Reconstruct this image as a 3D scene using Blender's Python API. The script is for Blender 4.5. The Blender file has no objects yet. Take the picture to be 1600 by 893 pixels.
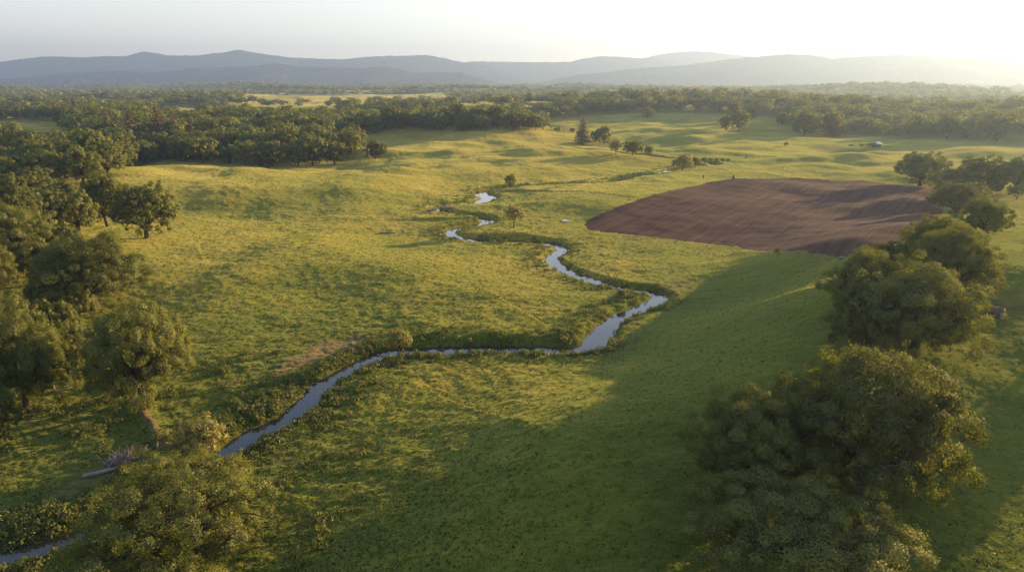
import bpy, math, time
import numpy as np
from mathutils import Vector
T0 = time.time()
R_ = np.random.default_rng(7)
scene = bpy.context.scene
COL = scene.collection

# ------------------------------------------------------------------ camera
CH, PITCH, FPX = 45.0, math.radians(16.67), 1600 * 24.0 / 36.0
cp, sp = math.cos(PITCH), math.sin(PITCH)

def ray(u, v):
    xc = (u - 800) / FPX; yc = (v - 446.5) / FPX
    return np.array([xc, cp - yc * sp, -sp - yc * cp])

def to_px(x, y, z):
    dz = z - CH
    dep = y * cp - dz * sp
    dep = np.where(dep < 1e-3, 1e-3, dep)
    up = y * sp + dz * cp
    return 800 + FPX * x / dep, 446.5 - FPX * up / dep

def flat(u, v, z=0.0):
    d = ray(u, v); t = (z - CH) / d[2]
    return d[0] * t, d[1] * t

# ------------------------------------------------------------------ noise
def _hash(ix, iy, s):
    h = (ix.astype(np.int64) * 374761393 + iy.astype(np.int64) * 668265263 + s * 2147483647) & 0xFFFFFFFF
    h = ((h ^ (h >> 13)) * 1274126177) & 0xFFFFFFFF
    return (h ^ (h >> 16)) & 0xFFFF

GA = np.linspace(0, 2 * np.pi, 256, endpoint=False)
GX, GY = np.cos(GA).astype(np.float32), np.sin(GA).astype(np.float32)

def pn(x, y, s=0):
    x = np.asarray(x, np.float64); y = np.asarray(y, np.float64)
    ix = np.floor(x); iy = np.floor(y)
    fx = (x - ix).astype(np.float32); fy = (y - iy).astype(np.float32)
    ux = fx * fx * fx * (fx * (fx * 6 - 15) + 10); uy = fy * fy * fy * (fy * (fy * 6 - 15) + 10)
    def g(ox, oy):
        k = _hash(ix + ox, iy + oy, s) & 255
        return GX[k] * (fx - ox) + GY[k] * (fy - oy)
    a = g(0, 0); b = g(1, 0); c = g(0, 1); d = g(1, 1)
    return (a + (b - a) * ux + (c - a) * uy + (a - b - c + d) * ux * uy) * 1.5

def fbm(x, y, o=4, s=0, l=2.03, p=.5):
    r = 0; a = 1
    for i in range(o):
        r = r + a * pn(x, y, s + i * 17); x = x * l; y = y * l; a *= p
    return r

def ss(a, b, x):
    t = np.clip((x - a) / (b - a), 0, 1); return t * t * (3 - 2 * t)

# ------------------------------------------------------------------ stream line (photo pixel of its middle, bank heights on the far/near side, half width)
SP = [(-140,935,.8,.5,1.5),(-20,882,.8,.5,1.5),(60,858,.8,.5,1.5),(120,838,.8,.5,1.4),(210,796,.9,.5,1.4),(300,748,1.0,.5,1.5),(352,712,1.0,.4,1.6),
      (392,682,1.0,.4,1.7),(432,664,1.0,.4,1.75),(468,640,1.0,.4,1.7),(490,618,1.0,.5,1.7),(515,596,1.0,.6,1.6),(545,578,1.0,.6,1.6),(575,565,1.0,.3,1.8),
      (600,554,1.0,.25,1.7),(640,549,1.3,.2,1.5),(700,547,1.4,.2,1.4),(770,545,1.4,.2,1.3),(830,546,1.4,.2,1.3),(880,547,1.2,.2,1.5),(908,546,1.0,.3,1.9),
      (930,537,.9,.5,2.1),(942,520,.8,.6,2.1),(956,504,.8,.6,1.8),(978,491,.8,.7,1.6),(1006,480,.8,.5,1.7),(1026,471,.8,.5,1.7),(1030,464,.9,.5,1.6),
      (1012,457,.9,.2,1.3),(985,453,.8,.3,1.1),(958,448,.8,.2,1.1),(930,440,.8,.2,1.4),(905,432,.8,.3,1.5),(885,424,.8,.2,1.5),
      (866,412,.8,.4,1.6),(862,404,.8,.4,1.5),(872,396,.8,.5,1.6),(880,391,.8,.6,1.6),(872,386,1.0,.3,1.3),(850,380,1.2,.35,1.5),(800,377,1.3,.35,1.3),
      (750,376,1.2,.3,1.5),(718,372,1.0,.25,1.6),(703,366,.8,.3,1.7),(706,360,.8,.3,1.5),(722,356,.9,.5,1.4),(750,351,.9,.5,1.6),(764,346,.8,.4,2.0),
      (748,341,1.2,1.4,1.2),(712,337,1.3,1.5,1.2),(686,331,1.3,1.4,1.2),(684,325,1.3,1.3,1.2),(708,321,1.3,1.3,1.2),(738,318,.9,.4,2.0),(758,313,.7,.2,2.6),
      (764,309,.7,.2,3.0),(754,305,.7,.2,3.0),(751,301,1.1,.5,2.2),(775,297,1.3,1.6,1.4),(830,294,1.3,1.7,1.4),(890,290,1.3,1.7,1.4),(940,287,1.2,1.2,1.6),(962,283.5,1.1,.8,2.4),
      (985,279.5,1.4,1.6,1.5),(1020,273,1.2,1.2,1.6),(1040,269,.8,.6,1.9),(1050,266,.8,.5,1.7),(1080,262,1.3,1.4,1.5),(1115,260,1.4,1.5,1.5),
      (1100,254,1.4,1.4,1.5),(1040,250,1.4,1.4,1.5),(1020,246,1.4,1.4,1.5),(960,241,1.4,1.4,1.5),(920,236,1.4,1.5,1.5),(870,232,1.2,1.2,1.5)]
_p = np.array([flat(a[0], a[1]) for a in SP]); _q = np.array([a[2:] for a in SP])
def catmull(P, n):
    out = []
    for i in range(len(P) - 1):
        p0 = P[max(i-1, 0)]; p1 = P[i]; p2 = P[i+1]; p3 = P[min(i+2, len(P)-1)]
        for k in range(n):
            t = k / n
            out.append(.5*((2*p1)+(-p0+p2)*t+(2*p0-5*p1+4*p2-p3)*t*t+(-p0+3*p1-3*p2+p3)*t**3))
    out.append(P[-1]); return np.array(out)
_tx = np.gradient(_p[:, 0]); _q[_tx < 0] = _q[_tx < 0][:, [1, 0, 2]]   # heading left, the near bank is the left one
_c = catmull(np.hstack([_p, _q]), 5)
SX, SY, SB1, SB2, SW = _c.T      # SB1: bank on the far side (left of travel), SB2: near side
SW = np.maximum(SW, 1.0)
NSEG = len(SX) - 1

def stream_d(x, y, reach=70.):
    """distance to the stream, side, and bank data"""
    x = np.asarray(x, np.float32).ravel(); y = np.asarray(y, np.float32).ravel()
    D = np.full(x.shape, reach, np.float32); BK = np.full(x.shape, 1., np.float32); W = np.full(x.shape, 1.5, np.float32)
    for k in range(0, NSEG, 10):
        e = min(k + 10, NSEG)
        x0, x1 = SX[k:e+1].min() - reach, SX[k:e+1].max() + reach; y0, y1 = SY[k:e+1].min() - reach, SY[k:e+1].max() + reach
        idx = np.nonzero((x > x0) & (x < x1) & (y > y0) & (y < y1))[0]
        if not len(idx): continue
        xi, yi = x[idx], y[idx]; d = D[idx]; b = BK[idx]; w = W[idx]
        for i in range(k, e):
            ax, ay = SX[i], SY[i]; dx, dy = SX[i+1]-ax, SY[i+1]-ay; L = dx*dx+dy*dy
            t = np.clip(((xi-ax)*dx+(yi-ay)*dy)/L, 0, 1)
            ex = xi-ax-t*dx; ey = yi-ay-t*dy; dd = np.sqrt(ex*ex+ey*ey)
            m = dd < d
            side = (dx*ey - dy*ex) > 0
            d = np.where(m, dd, d)
            # left of travel is 'far' while running to the right or upstream
            b = np.where(m, np.where(side, SB1[i]+t*(SB1[i+1]-SB1[i]), SB2[i]+t*(SB2[i+1]-SB2[i])), b)
            w = np.where(m, SW[i]+t*(SW[i+1]-SW[i]), w)
        D[idx] = d; BK[idx] = b; W[idx] = w
    return D, BK, W

# ------------------------------------------------------------------ terrain height
def gauss(x, y, cx, cy, sx, sy, a=0.):
    c, s = math.cos(a), math.sin(a)
    X = (x-cx)*c+(y-cy)*s; Y = -(x-cx)*s+(y-cy)*c
    return np.exp(-.5*((X/sx)**2+(Y/sy)**2))

SWALES = [([flat(u, v) for u, v in P], dp*.6, wd*1.5) for P, dp, wd in (
    ([(280,342),(340,345),(420,349)], .9, 4), ([(430,374),(520,371),(600,367),(690,370)], 1.3, 4.5), ([(535,262),(600,273),(650,277),(710,286),(770,295)], 2.2, 8),
    ([(600,239),(680,243),(760,251),(830,262),(900,273),(950,281)], 2.0, 8), ([(835,214),(900,226),(1000,244),(1090,249)], 2.6, 12), ([(840,201),(900,209),(960,216)], 2.5, 14),
    ([(1000,253),(1100,263),(1250,262),(1400,268)], 1.8, 7), ([(560,231),(640,226),(760,229),(860,233)], 2.2, 12), ([(300,290),(420,300),(520,306),(620,310),(680,312)], 1.0, 7),
    ([(640,390),(740,396),(820,408),(850,420)], .8, 7), ([(640,535),(720,537),(800,533),(860,520)], .7, 5), ([(1000,226),(1150,232),(1300,238),(1450,236)], 2., 14),
    ([(620,212),(740,211),(850,217)], 2.5, 14))]
def hills(x, y):
    r = np.hypot(x, y)
    z = 0.55 + 0 * x
    z = z + .4 * fbm(x/22, y/22, 3, 3) * ss(15, 60, r)
    # meadow on the left climbs gently away from the stream
    z = z + 5.0 * ss(-20, -150, x + .25*(y-120)) * ss(90, 190, y) * (1-ss(300, 420, y))
    # ridge carrying the oaks on the right
    s = (x-38)*.81 - (y-66)*.59
    z = z + 14. * ss(-60, -8, s) * (.35+.65*ss(40, 115, y)) * (1 - .88*ss(138, 225, y)) * ss(-80, 10, y+40)
    z = z + 1.3 * fbm(x/38+3, y/60, 2, 11) * ss(60, 120, r)
    z = z + 3.2*gauss(x, y, *flat(560, 432), 48, 20, -.1) + 4.8*gauss(x, y, *flat(600, 318), 75, 20, -.1) + 2.5*gauss(x, y, *flat(330, 300), 70, 26, .1)
    # rolling pasture further out
    a = ss(170, 330, r) * (1 - ss(1500, 2600, r))
    z = z + a * (5.0*fbm((x+.35*y)/210, (y-.2*x)/105, 4, 21) + 1.0)
    z = z - .97*np.minimum(1, 1.8*gauss(x, y, 110, 240, 70, 58, .15))*a*(5.0*fbm((x+.35*y)/210, (y-.2*x)/105, 4, 21))
    z = z + 0.2*gauss(x, y, -60, 330, 60, 34, -.25) + 5.5*gauss(x, y, -20, 560, 150, 60, -.1)
    z = z + 15*gauss(x, y, 150, 1010, 190, 150, -.15) + 10*gauss(x, y, 420, 880, 190, 160, -.2)
    z = z + 2.5*gauss(x, y, 90, 440, 50, 22, .3) + 3*gauss(x, y, 30, 400, 60, 18, .1)
    z = z + ss(330, 700, r)*ss(-60, -260, x)*4
    for P, dp, wd in SWALES:
        x0, x1 = min(p[0] for p in P)-40, max(p[0] for p in P)+40; y0, y1 = min(p[1] for p in P)-40, max(p[1] for p in P)+40
        m = (x > x0) & (x < x1) & (y > y0) & (y < y1)
        if m.any():
            xm, ym = x[m], y[m]; D = np.full(xm.shape, 1e9)
            for (ax, ay), (bx, by) in zip(P[:-1], P[1:]):
                dx, dy = bx-ax, by-ay; t = np.clip(((xm-ax)*dx+(ym-ay)*dy)/(dx*dx+dy*dy), 0, 1)
                D = np.minimum(D, np.hypot(xm-ax-t*dx, ym-ay-t*dy))
            q = dp*np.exp(-((D+1.5*pn(xm/12, ym/12, 15))/wd)**2); zz = np.zeros_like(x); zz[m] = q; z = z - zz
    # wooded foothills
    b = ss(1300, 2600, r)
    z = z + b * (26*fbm(x/900+1.3, y/520, 3, 31) + 2)
    return z

def H(x, y, micro=None):
    x = np.asarray(x, np.float64); y = np.asarray(y, np.float64); sh = x.shape
    x = x.ravel(); y = y.ravel()
    d, b, w = stream_d(x, y)
    wob = .45*pn(x/1.7, y/1.7, 5) + .35*pn(x/5, y/5, 6)
    dd = d + wob - w
    b = b * (1 + .35*pn(x/9, y/9, 8))
    bank = -.55 + .55*ss(-1.2, .1, dd) + b*ss(.0, 1.0+b*1.3, dd)
    far = ss(3, 42, d)
    h = hills(x, y)
    z = bank + far*(h - b*.85)
    return z.reshape(sh)

def ground(u, v):
    d = ray(u, v)
    t = np.concatenate([np.linspace(30, 300, 700), np.geomspace(300.5, 9000, 900)]) 
    z = H(d[0]*t, d[1]*t)
    below = (CH + d[2]*t) < z
    if not below.any(): i = len(t)-1
    else: i = int(np.argmax(below))
    if i == 0: tt = t[0]
    else:
        g0 = CH+d[2]*t[i-1]-z[i-1]; g1 = CH+d[2]*t[i]-z[i]
        tt = t[i-1]+(t[i]-t[i-1])*g0/(g0-g1) if g0 != g1 else t[i]
    x, y = d[0]*tt, d[1]*tt
    return float(x), float(y), float(H(np.array([x]), np.array([y]))[0])

def in_poly(px, py, P):
    c = np.zeros(px.shape, bool); n = len(P)
    for i in range(n):
        x0, y0 = P[i]; x1, y1 = P[(i+1) % n]
        if y0 == y1: continue
        m = ((y0 > py) != (y1 > py)) & (px < (x1-x0)*(py-y0)/(y1-y0)+x0)
        c ^= m
    return c

# ------------------------------------------------------------------ materials
def mat(name):
    m = bpy.data.materials.new(name); m.use_nodes = True
    nt = m.node_tree; nt.nodes.clear()
    out = nt.nodes.new('ShaderNodeOutputMaterial')
    return m, nt, out
def N(nt, t, **k):
    n = nt.nodes.new(t)
    for a, v in k.items():
        if a in n.inputs.keys() if isinstance(a, str) else False: n.inputs[a].default_value = v
        else: setattr(n, a, v)
    return n
def L(nt, a, b): nt.links.new(a, b)
def noise(nt, vec, scale, detail=3, rough=.55, dist=0.):
    n = nt.nodes.new('ShaderNodeTexNoise'); n.inputs['Scale'].default_value = scale; n.inputs['Detail'].default_value = detail
    n.inputs['Roughness'].default_value = rough; n.inputs['Distortion'].default_value = dist
    if vec is not None: L(nt, vec, n.inputs['Vector'])
    return n.outputs['Fac']
def ramp(nt, fac, stops):
    n = nt.nodes.new('ShaderNodeValToRGB'); e = n.color_ramp.elements
    e[0].position, e[0].color = stops[0][0], (*stops[0][1], 1)
    e[1].position, e[1].color = stops[-1][0], (*stops[-1][1], 1)
    for p, c in stops[1:-1]:
        q = e.new(p); q.color = (*c, 1)
    L(nt, fac, n.inputs[0]); return n.outputs['Color']
def mix(nt, fac, a, b, mode='MIX'):
    n = nt.nodes.new('ShaderNodeMix'); n.data_type = 'RGBA'; n.blend_type = mode
    for s, v in ((n.inputs[0], fac), (n.inputs[6], a), (n.inputs[7], b)):
        if isinstance(v, (int, float)): s.default_value = v
        elif isinstance(v, tuple): s.default_value = (*v, 1) if len(v) == 3 else v
        else: L(nt, v, s)
    return n.outputs[2]
def mth(nt, op, a, b=0., clamp=False):
    n = nt.nodes.new('ShaderNodeMath'); n.operation = op; n.use_clamp = clamp
    for s, v in ((n.inputs[0], a), (n.inputs[1], b)):
        if isinstance(v, (int, float)): s.default_value = v
        else: L(nt, v, s)
    return n.outputs[0]
def mapping(nt, vec, scale=(1,1,1), rot=(0,0,0)):
    n = nt.nodes.new('ShaderNodeMapping'); n.inputs['Scale'].default_value = scale; n.inputs['Rotation'].default_value = rot
    L(nt, vec, n.inputs[0]); return n.outputs[0]
def attr(nt, name):
    n = nt.nodes.new('ShaderNodeAttribute'); n.attribute_name = name; return n.outputs['Fac']
def bump(nt, h, strength, dist):
    n = nt.nodes.new('ShaderNodeBump'); n.inputs['Strength'].default_value = strength; n.inputs['Distance'].default_value = dist
    L(nt, h, n.inputs['Height']); return n.outputs[0]
def bsdf(nt, out, color, rough=.9, normal=None, spec=.2, **kw):
    n = nt.nodes.new('ShaderNodeBsdfPrincipled')
    if isinstance(color, tuple): n.inputs['Base Color'].default_value = (*color, 1)
    else: L(nt, color, n.inputs['Base Color'])
    if isinstance(rough, (int, float)): n.inputs['Roughness'].default_value = rough
    else: L(nt, rough, n.inputs['Roughness'])
    n.inputs['Specular IOR Level'].default_value = spec
    for a, v in kw.items(): n.inputs[a.replace('_', ' ')].default_value = v
    if normal is not None: L(nt, normal, n.inputs['Normal'])
    if out is not None: L(nt, n.outputs[0], out.inputs[0])
    return n

def grass_material():
    m, nt, out = mat('grass')
    pos = nt.nodes.new('ShaderNodeNewGeometry').outputs['Position']
    st = mapping(nt, pos, (1.0, 1.6, 1))
    big = noise(nt, pos, .018, 4, .6); mid = noise(nt, pos, .09, 4, .65, .6); fine = noise(nt, st, .8, 4, .7); tiny = noise(nt, pos, 3.2, 3, .7)
    dry_shade = attr(nt, 'dry_shade')
    f = mth(nt, 'ADD', mth(nt, 'MULTIPLY', big, .5), mth(nt, 'MULTIPLY', mid, .55))
    f = mth(nt, 'ADD', f, mth(nt, 'MULTIPLY', fine, .45))
    f = mth(nt, 'ADD', f, mth(nt, 'MULTIPLY', tiny, .22))
    f = mth(nt, 'SUBTRACT', f, .86)
    f = mth(nt, 'ADD', mth(nt, 'MULTIPLY', f, 1.5), dry_shade, True)
    base = ramp(nt, f, [(0., (.045,.075,.006)), (.35, (.105,.118,.010)), (.65, (.215,.168,.020)), (1., (.36,.245,.052))])
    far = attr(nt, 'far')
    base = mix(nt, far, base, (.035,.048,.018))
    soil = ramp(nt, fine, [(.3, (.062,.028,.022)), (.7, (.15,.072,.056))])
    df = mth(nt, 'MULTIPLY', attr(nt, 'dirt'), mth(nt, 'ADD', mth(nt,'MULTIPLY', tiny, .7), .8), True)
    base = mix(nt, df, base, soil)
    mud = mix(nt, attr(nt, 'mud'), base, (.035,.028,.016))
    hgt = mth(nt, 'ADD', mth(nt, 'MULTIPLY', fine, .8), mth(nt, 'MULTIPLY', tiny, .35))
    nrm = bump(nt, hgt, .7, .35)
    b = bsdf(nt, None, mud, 1.0, nrm, .0)
    b.inputs['Sheen Weight'].default_value = .3; b.inputs['Sheen Roughness'].default_value = .6
    b.inputs['Sheen Tint'].default_value = (.85, .85, .25, 1)
    L(nt, b.outputs[0], out.inputs[0])
    return m

def plough_material():
    m, nt, out = mat('ploughed_soil')
    pos = nt.nodes.new('ShaderNodeNewGeometry').outputs['Position']
    a = math.radians(35)
    ro = mapping(nt, pos, (1,1,1), (0,0,a))
    w = nt.nodes.new('ShaderNodeTexWave'); w.bands_direction = 'X'; w.inputs['Scale'].default_value = .30; w.inputs['Distortion'].default_value = 1.1
    w.inputs['Detail'].default_value = 2; w.inputs['Detail Scale'].default_value = .25; L(nt, ro, w.inputs[0])
    st = mapping(nt, ro, (1.2, .035, 1))
    streak = noise(nt, st, .5, 4, .7); big = noise(nt, pos, .03, 3); clod = noise(nt, pos, 1.6, 4, .75)
    f = mth(nt, 'ADD', mth(nt, 'MULTIPLY', streak, .95), mth(nt, 'MULTIPLY', big, .10)); f = mth(nt, 'ADD', f, mth(nt, 'MULTIPLY', w.outputs['Fac'], .06))
    f = mth(nt, 'ADD', f, mth(nt, 'MULTIPLY', clod, .22))
    c = ramp(nt, f, [(.3, (.046,.020,.012)), (.6, (.076,.038,.027)), (.9, (.155,.078,.048))])
    weeds = noise(nt, mapping(nt, ro, (.5, .03, 1)), .6, 4, .8)
    wf = mth(nt, 'MULTIPLY', mth(nt, 'SUBTRACT', weeds, .66), 9., True)
    c = mix(nt, mth(nt, 'MULTIPLY', wf, .45), c, (.17,.16,.05))
    h = mth(nt, 'ADD', mth(nt, 'MULTIPLY', w.outputs['Fac'], .5), clod)
    bsdf(nt, out, c, 1., bump(nt, h, .35, .14), .05)
    return m

def water_material():
    m, nt, out = mat('stream_water')
    pos = nt.nodes.new('ShaderNodeNewGeometry').outputs['Position']
    n1 = noise(nt, pos, 2.2, 3, .6); n2 = noise(nt, pos, .35, 2)
    b = bsdf(nt, out, (.018,.022,.014), .04, bump(nt, n1, .10, .03), .5)
    b.inputs['IOR'].default_value = 1.33
    b.inputs['Base Color'].default_value = (.02,.024,.016,1)
    b.inputs['Coat Weight'].default_value = .6; b.inputs['Coat IOR'].default_value = 1.6; b.inputs['Coat Roughness'].default_value = .04
    return m

def leaf_material(name, cols, trans, tf=.35):
    m, nt, out = mat(name)
    oi = nt.nodes.new('ShaderNodeObjectInfo').outputs['Random']
    t = attr(nt, 'tint')
    f = mth(nt, 'ADD', mth(nt, 'MULTIPLY', t, .80), mth(nt, 'MULTIPLY', mth(nt, 'SUBTRACT', oi, .25), .42))
    c = ramp(nt, f, cols)
    c = mix(nt, mth(nt, 'MULTIPLY', oi, .35), c, tuple(x*.8+.02 for x in cols[-1][1]))
    d = nt.nodes.new('ShaderNodeBsdfDiffuse'); L(nt, c, d.inputs[0])
    tr = nt.nodes.new('ShaderNodeBsdfTranslucent'); L(nt, mix(nt, .8, c, trans), tr.inputs[0])
    gl = nt.nodes.new('ShaderNodeBsdfGlossy'); gl.inputs['Roughness'].default_value = .55; gl.inputs[0].default_value = (.6,.6,.5,1)
    s = nt.nodes.new('ShaderNodeMixShader'); s.inputs[0].default_value = tf
    L(nt, d.outputs[0], s.inputs[1]); L(nt, tr.outputs[0], s.inputs[2])
    s2 = nt.nodes.new('ShaderNodeMixShader'); s2.inputs[0].default_value = .05
    L(nt, s.outputs[0], s2.inputs[1]); L(nt, gl.outputs[0], s2.inputs[2])
    L(nt, s2.outputs[0], out.inputs[0]); return m

def simple(name, c1, c2, scale=4., rough=.85, bs=.5, metal=0.):
    m, nt, out = mat(name)
    tc = nt.nodes.new('ShaderNodeTexCoord').outputs['Object']
    n = noise(nt, tc, scale, 5, .65)
    bsdf(nt, out, ramp(nt, n, [(.3, c1), (.7, c2)]), rough, bump(nt, n, bs, .05), .3, Metallic=metal)
    return m

M_GRASS = grass_material(); M_PLOUGH = plough_material(); M_WATER = water_material()
M_OAK = leaf_material('oak_leaves', [(0., (.030,.042,.006)), (.5, (.102,.118,.016)), (1., (.23,.24,.04))], (.38,.41,.04), .38)
M_WILLOW = leaf_material('willow_leaves', [(0., (.22,.21,.04)), (.5, (.34,.31,.07)), (1., (.48,.42,.13))], (.45,.38,.08), .42)
M_PINE = leaf_material('conifer_needles', [(0., (.08,.075,.025)), (.5, (.17,.135,.05)), (1., (.30,.21,.09))], (.3,.22,.08), .22)
M_HERB = leaf_material('bank_herbs', [(0., (.06,.09,.012)), (.5, (.12,.15,.02)), (1., (.20,.20,.045))], (.28,.28,.04), .4)
M_TUFT = leaf_material('grass_blades', [(0., (.12,.185,.016)), (.45, (.23,.25,.026)), (.75, (.38,.32,.05)), (1., (.55,.43,.13))], (.36,.33,.05), .5)
M_BARK = simple('bark', (.035,.025,.016), (.12,.092,.062), 5, .9, .9)
M_DEAD = simple('dead_wood', (.16,.12,.10), (.40,.33,.28), 6, .85, .7)
M_ROCK = simple('rock', (.07,.045,.038), (.17,.12,.10), 2.5, .9, .8)
M_ROOF = simple('metal_roof', (.55,.56,.58), (.72,.72,.72), 2, .45, .1, .2)
M_PLANK = simple('barn_planks', (.10,.06,.045), (.20,.13,.10), 3, .85, .4)
M_MOUNT, _nt, _out = mat('wooded_mountain')
_pos = _nt.nodes.new('ShaderNodeNewGeometry').outputs['Position']
_f = mth(_nt, 'ADD', mth(_nt, 'MULTIPLY', noise(_nt, _pos, .0022, 6, .65), .6), mth(_nt, 'MULTIPLY', noise(_nt, _pos, .03, 4, .7), .4))
bsdf(_nt, _out, ramp(_nt, _f, [(.38, (.020,.028,.014)), (.52, (.055,.060,.028)), (.62, (.19,.165,.085))]), 1., bump(_nt, _f, 1., 60.), .0)

# ------------------------------------------------------------------ mesh helpers
def mesh_np(name, V, F, mats=(), attrs=None, smooth=False, nrm=None):
    me = bpy.data.meshes.new(name)
    V = np.ascontiguousarray(V, np.float32); F = np.asarray(F)
    k = F.shape[1]
    me.vertices.add(len(V)); me.vertices.foreach_set('co', V.ravel())
    me.loops.add(F.size); me.loops.foreach_set('vertex_index', F.astype(np.int32).ravel())
    me.polygons.add(len(F)); me.polygons.foreach_set('loop_start', np.arange(0, F.size, k, dtype=np.int32))
    if smooth: me.polygons.foreach_set('use_smooth', np.ones(len(F), bool))
    for n, a in (attrs or {}).items():
        at = me.attributes.new(n, 'FLOAT', 'POINT'); at.data.foreach_set('value', np.ascontiguousarray(a, np.float32))
    me.update(calc_edges=True)
    for m in mats: me.materials.append(m)
    if nrm is not None: me.normals_split_custom_set_from_vertices(np.ascontiguousarray(nrm, np.float32))
    return me
def link(name, data, parent=None):
    o = bpy.data.objects.new(name, data); COL.objects.link(o)
    if parent: o.parent = parent
    return o
def struct(o, kind='structure', label=None, cat=None):
    o['kind'] = kind
    if label: o['label'] = label
    if cat: o['category'] = cat
    return o

# ------------------------------------------------------------------ photo regions in world coordinates
def wpoly(px): return [ground(u, v)[:2] for u, v in px]
FIELD = wpoly([(911,352),(918,344),(938,334),(965,324),(1010,308),(1060,295),(1105,285),(1138,280),(1200,279),(1280,279.5),(1360,283.5),(1420,288),(1462,292),(1482,297),
               (1472,335),(1425,372),(1365,394),(1330,401),(1290,399),(1230,392),(1150,384),(1080,377),(1010,369),(950,363),(920,360)])
DIRT = [(wpoly([(430,585),(455,560),(500,538),(560,520),(570,523),(555,545),(520,556),(470,575),(440,588)]), 1.5, 1.),
        (wpoly([(1035,440),(1062,434),(1090,446),(1072,462),(1050,458)]), 4., .45),
        (wpoly([(960,538),(985,530),(970,560),(945,556)]), 3., .4),
        (wpoly([(120,745),(160,720),(230,700),(245,715),(180,745),(110,775),(60,790)]), 3., .6),
        (wpoly([(395,715),(430,700),(470,715),(440,735),(400,735)]), 4., .25),
        (wpoly([(940,222),(1010,232),(985,236),(930,228)]), 4., .7),
        (wpoly([(1440,228),(1600,222),(1600,234),(1450,235)]), 10., .35),
        (wpoly([(1560,470),(1600,468),(1600,485),(1570,483)]), 2., .35)]
def wline(px): return [ground(u, v)[:2] for u, v in px]
TRACKS = [(wline([(215,628),(226,650),(240,672),(252,692),(266,706)]), .55, 1.0),
          (wline([(656,335),(640,350),(627,362)]), .35, .9),
          (wline([(1185,498),(1205,487),(1222,478)]), .4, .8),
          (wline([(350,615),(390,578),(425,550),(460,530)]), .35, .45),
          (wline([(862,262),(900,272),(938,281)]), .6, .6),
          (wline([(920,364),(960,367),(1080,380),(1150,388),(1230,396),(1300,403)]), .7, .5),
          (wline([(280,385),(300,370),(305,362)]), .3, .6)]

def seg_dist(x, y, line):
    D = np.full(x.shape, 1e9)
    for (ax, ay), (bx, by) in zip(line[:-1], line[1:]):
        dx, dy = bx-ax, by-ay; t = np.clip(((x-ax)*dx+(y-ay)*dy)/(dx*dx+dy*dy+1e-9), 0, 1)
        D = np.minimum(D, np.hypot(x-ax-t*dx, y-ay-t*dy))
    return D

# ------------------------------------------------------------------ ground sheet
ang_f = np.linspace(-48, 48, 1150); ang_b = np.concatenate([np.linspace(48, 312, 90)[1:-1]])
ANG = np.radians(np.concatenate([ang_f, ang_b]))
RAD = np.concatenate([np.geomspace(4, 36, 26)[:-1], np.geomspace(36, 460, 610)[:-1], np.geomspace(460, 2600, 230)[:-1], np.geomspace(2600, 9400, 50)])
na, nr = len(ANG), len(RAD)
A_, RR = np.meshgrid(ANG, RAD); X = (RR*np.sin(A_)).ravel(); Y = (RR*np.cos(A_)).ravel()
Z = H(X, Y)
sd, _, sw = stream_d(X, Y)
rr = RR.ravel()
# tussocks: real relief, combed a little along one direction
rough_area = .55 + .35*ss(40, -60, X - .15*Y) + .35*ss(35, 8, sd)
inF = in_poly(X, Y, FIELD)
tus = np.maximum(fbm((X+.3*Y)/2.6, (Y-.2*X)/1.5, 3, 41), -.3)*.12 + np.maximum(fbm(X/6., Y/4., 2, 55), -.2)*.16 + .05*pn(X/.8, Y/.8, 61)
tus *= ss(.3, 2.2, sd-sw) * (1-ss(350, 900, rr)*.4) * rough_area * np.where(inF, .12, 1.)
Z = Z + tus
# low earth bank running down to the brush pile
bk = seg_dist(X, Y, TRACKS[0][0]); Z += .9*np.exp(-(bk/1.1)**2)
V = np.stack([X, Y, Z], 1)
I = np.arange((nr-1)*na).reshape(nr-1, na); J = np.roll(np.arange(nr*na).reshape(nr, na), -1, 1)[:-1]
Fq = np.stack([I.ravel(), J.ravel(), J.ravel()+na, I.ravel()+na], 1)[:, ::-1]
# centre fan closed with quads is not needed: add one cap ring at radius 0
V = np.vstack([V, [[0, 0, float(H(np.array([0.]), np.array([0.]))[0])]]]); c0 = len(V)-1
cap = np.stack([np.full(na//2, c0), np.arange(0, na-1, 2)[:na//2], np.arange(1, na, 2)[:na//2], np.minimum(np.arange(2, na+1, 2)[:na//2], na-1)], 1)
# dryness with the right slope's painted shade tint, dirt, mud, far forest floor
Uu, Vv = to_px(X, Y, Z)
dry_shade = .25 + .26*ss(100, -10, X-.05*Y)*ss(60, 150, Y) + .18*fbm(X/55, Y/30, 3, 71) + .20*ss(200, 420, rr)
dry_shade += .22*ss(650, 1100, rr)
dry_shade -= .24*ss(-15, 25, X-.25*(Y-60))*ss(190, 140, Y)  # right slope painted greener, putting the tint of its shade into the grass colour
dry_shade -= .30*ss(14, 3, sd)*ss(170, 100, rr)
dry_shade -= .34*ss(200, 90, Y)*ss(-5, -50, X)
dry_shade += .20*gauss(X, Y, 2, 105, 26, 9, .15)
dry_shade += .10*ss(.1, .35, fbm(X/14, Y/7, 3, 77))
dry_shade += .10*(tus*4)
dry_shade[:] = np.clip(dry_shade, 0, .95)
dirt = np.zeros_like(X); wob = 1.6*fbm(X/3., Y/3., 3, 81)
for P, soft, amt in DIRT:
    ins = in_poly(X, Y, P); dl = seg_dist(X, Y, P+[P[0]])*np.where(ins, -1, 1)
    dirt = np.maximum(dirt, amt*ss(soft, -soft, dl+wob))
for Ln, wd, amt in TRACKS:
    dirt = np.maximum(dirt, amt*ss(wd*1.6, wd*.4, seg_dist(X, Y, Ln)+.3*wob*.3))
mud = ss(.9, -.2, sd-sw)
farf = np.zeros_like(X)
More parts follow.
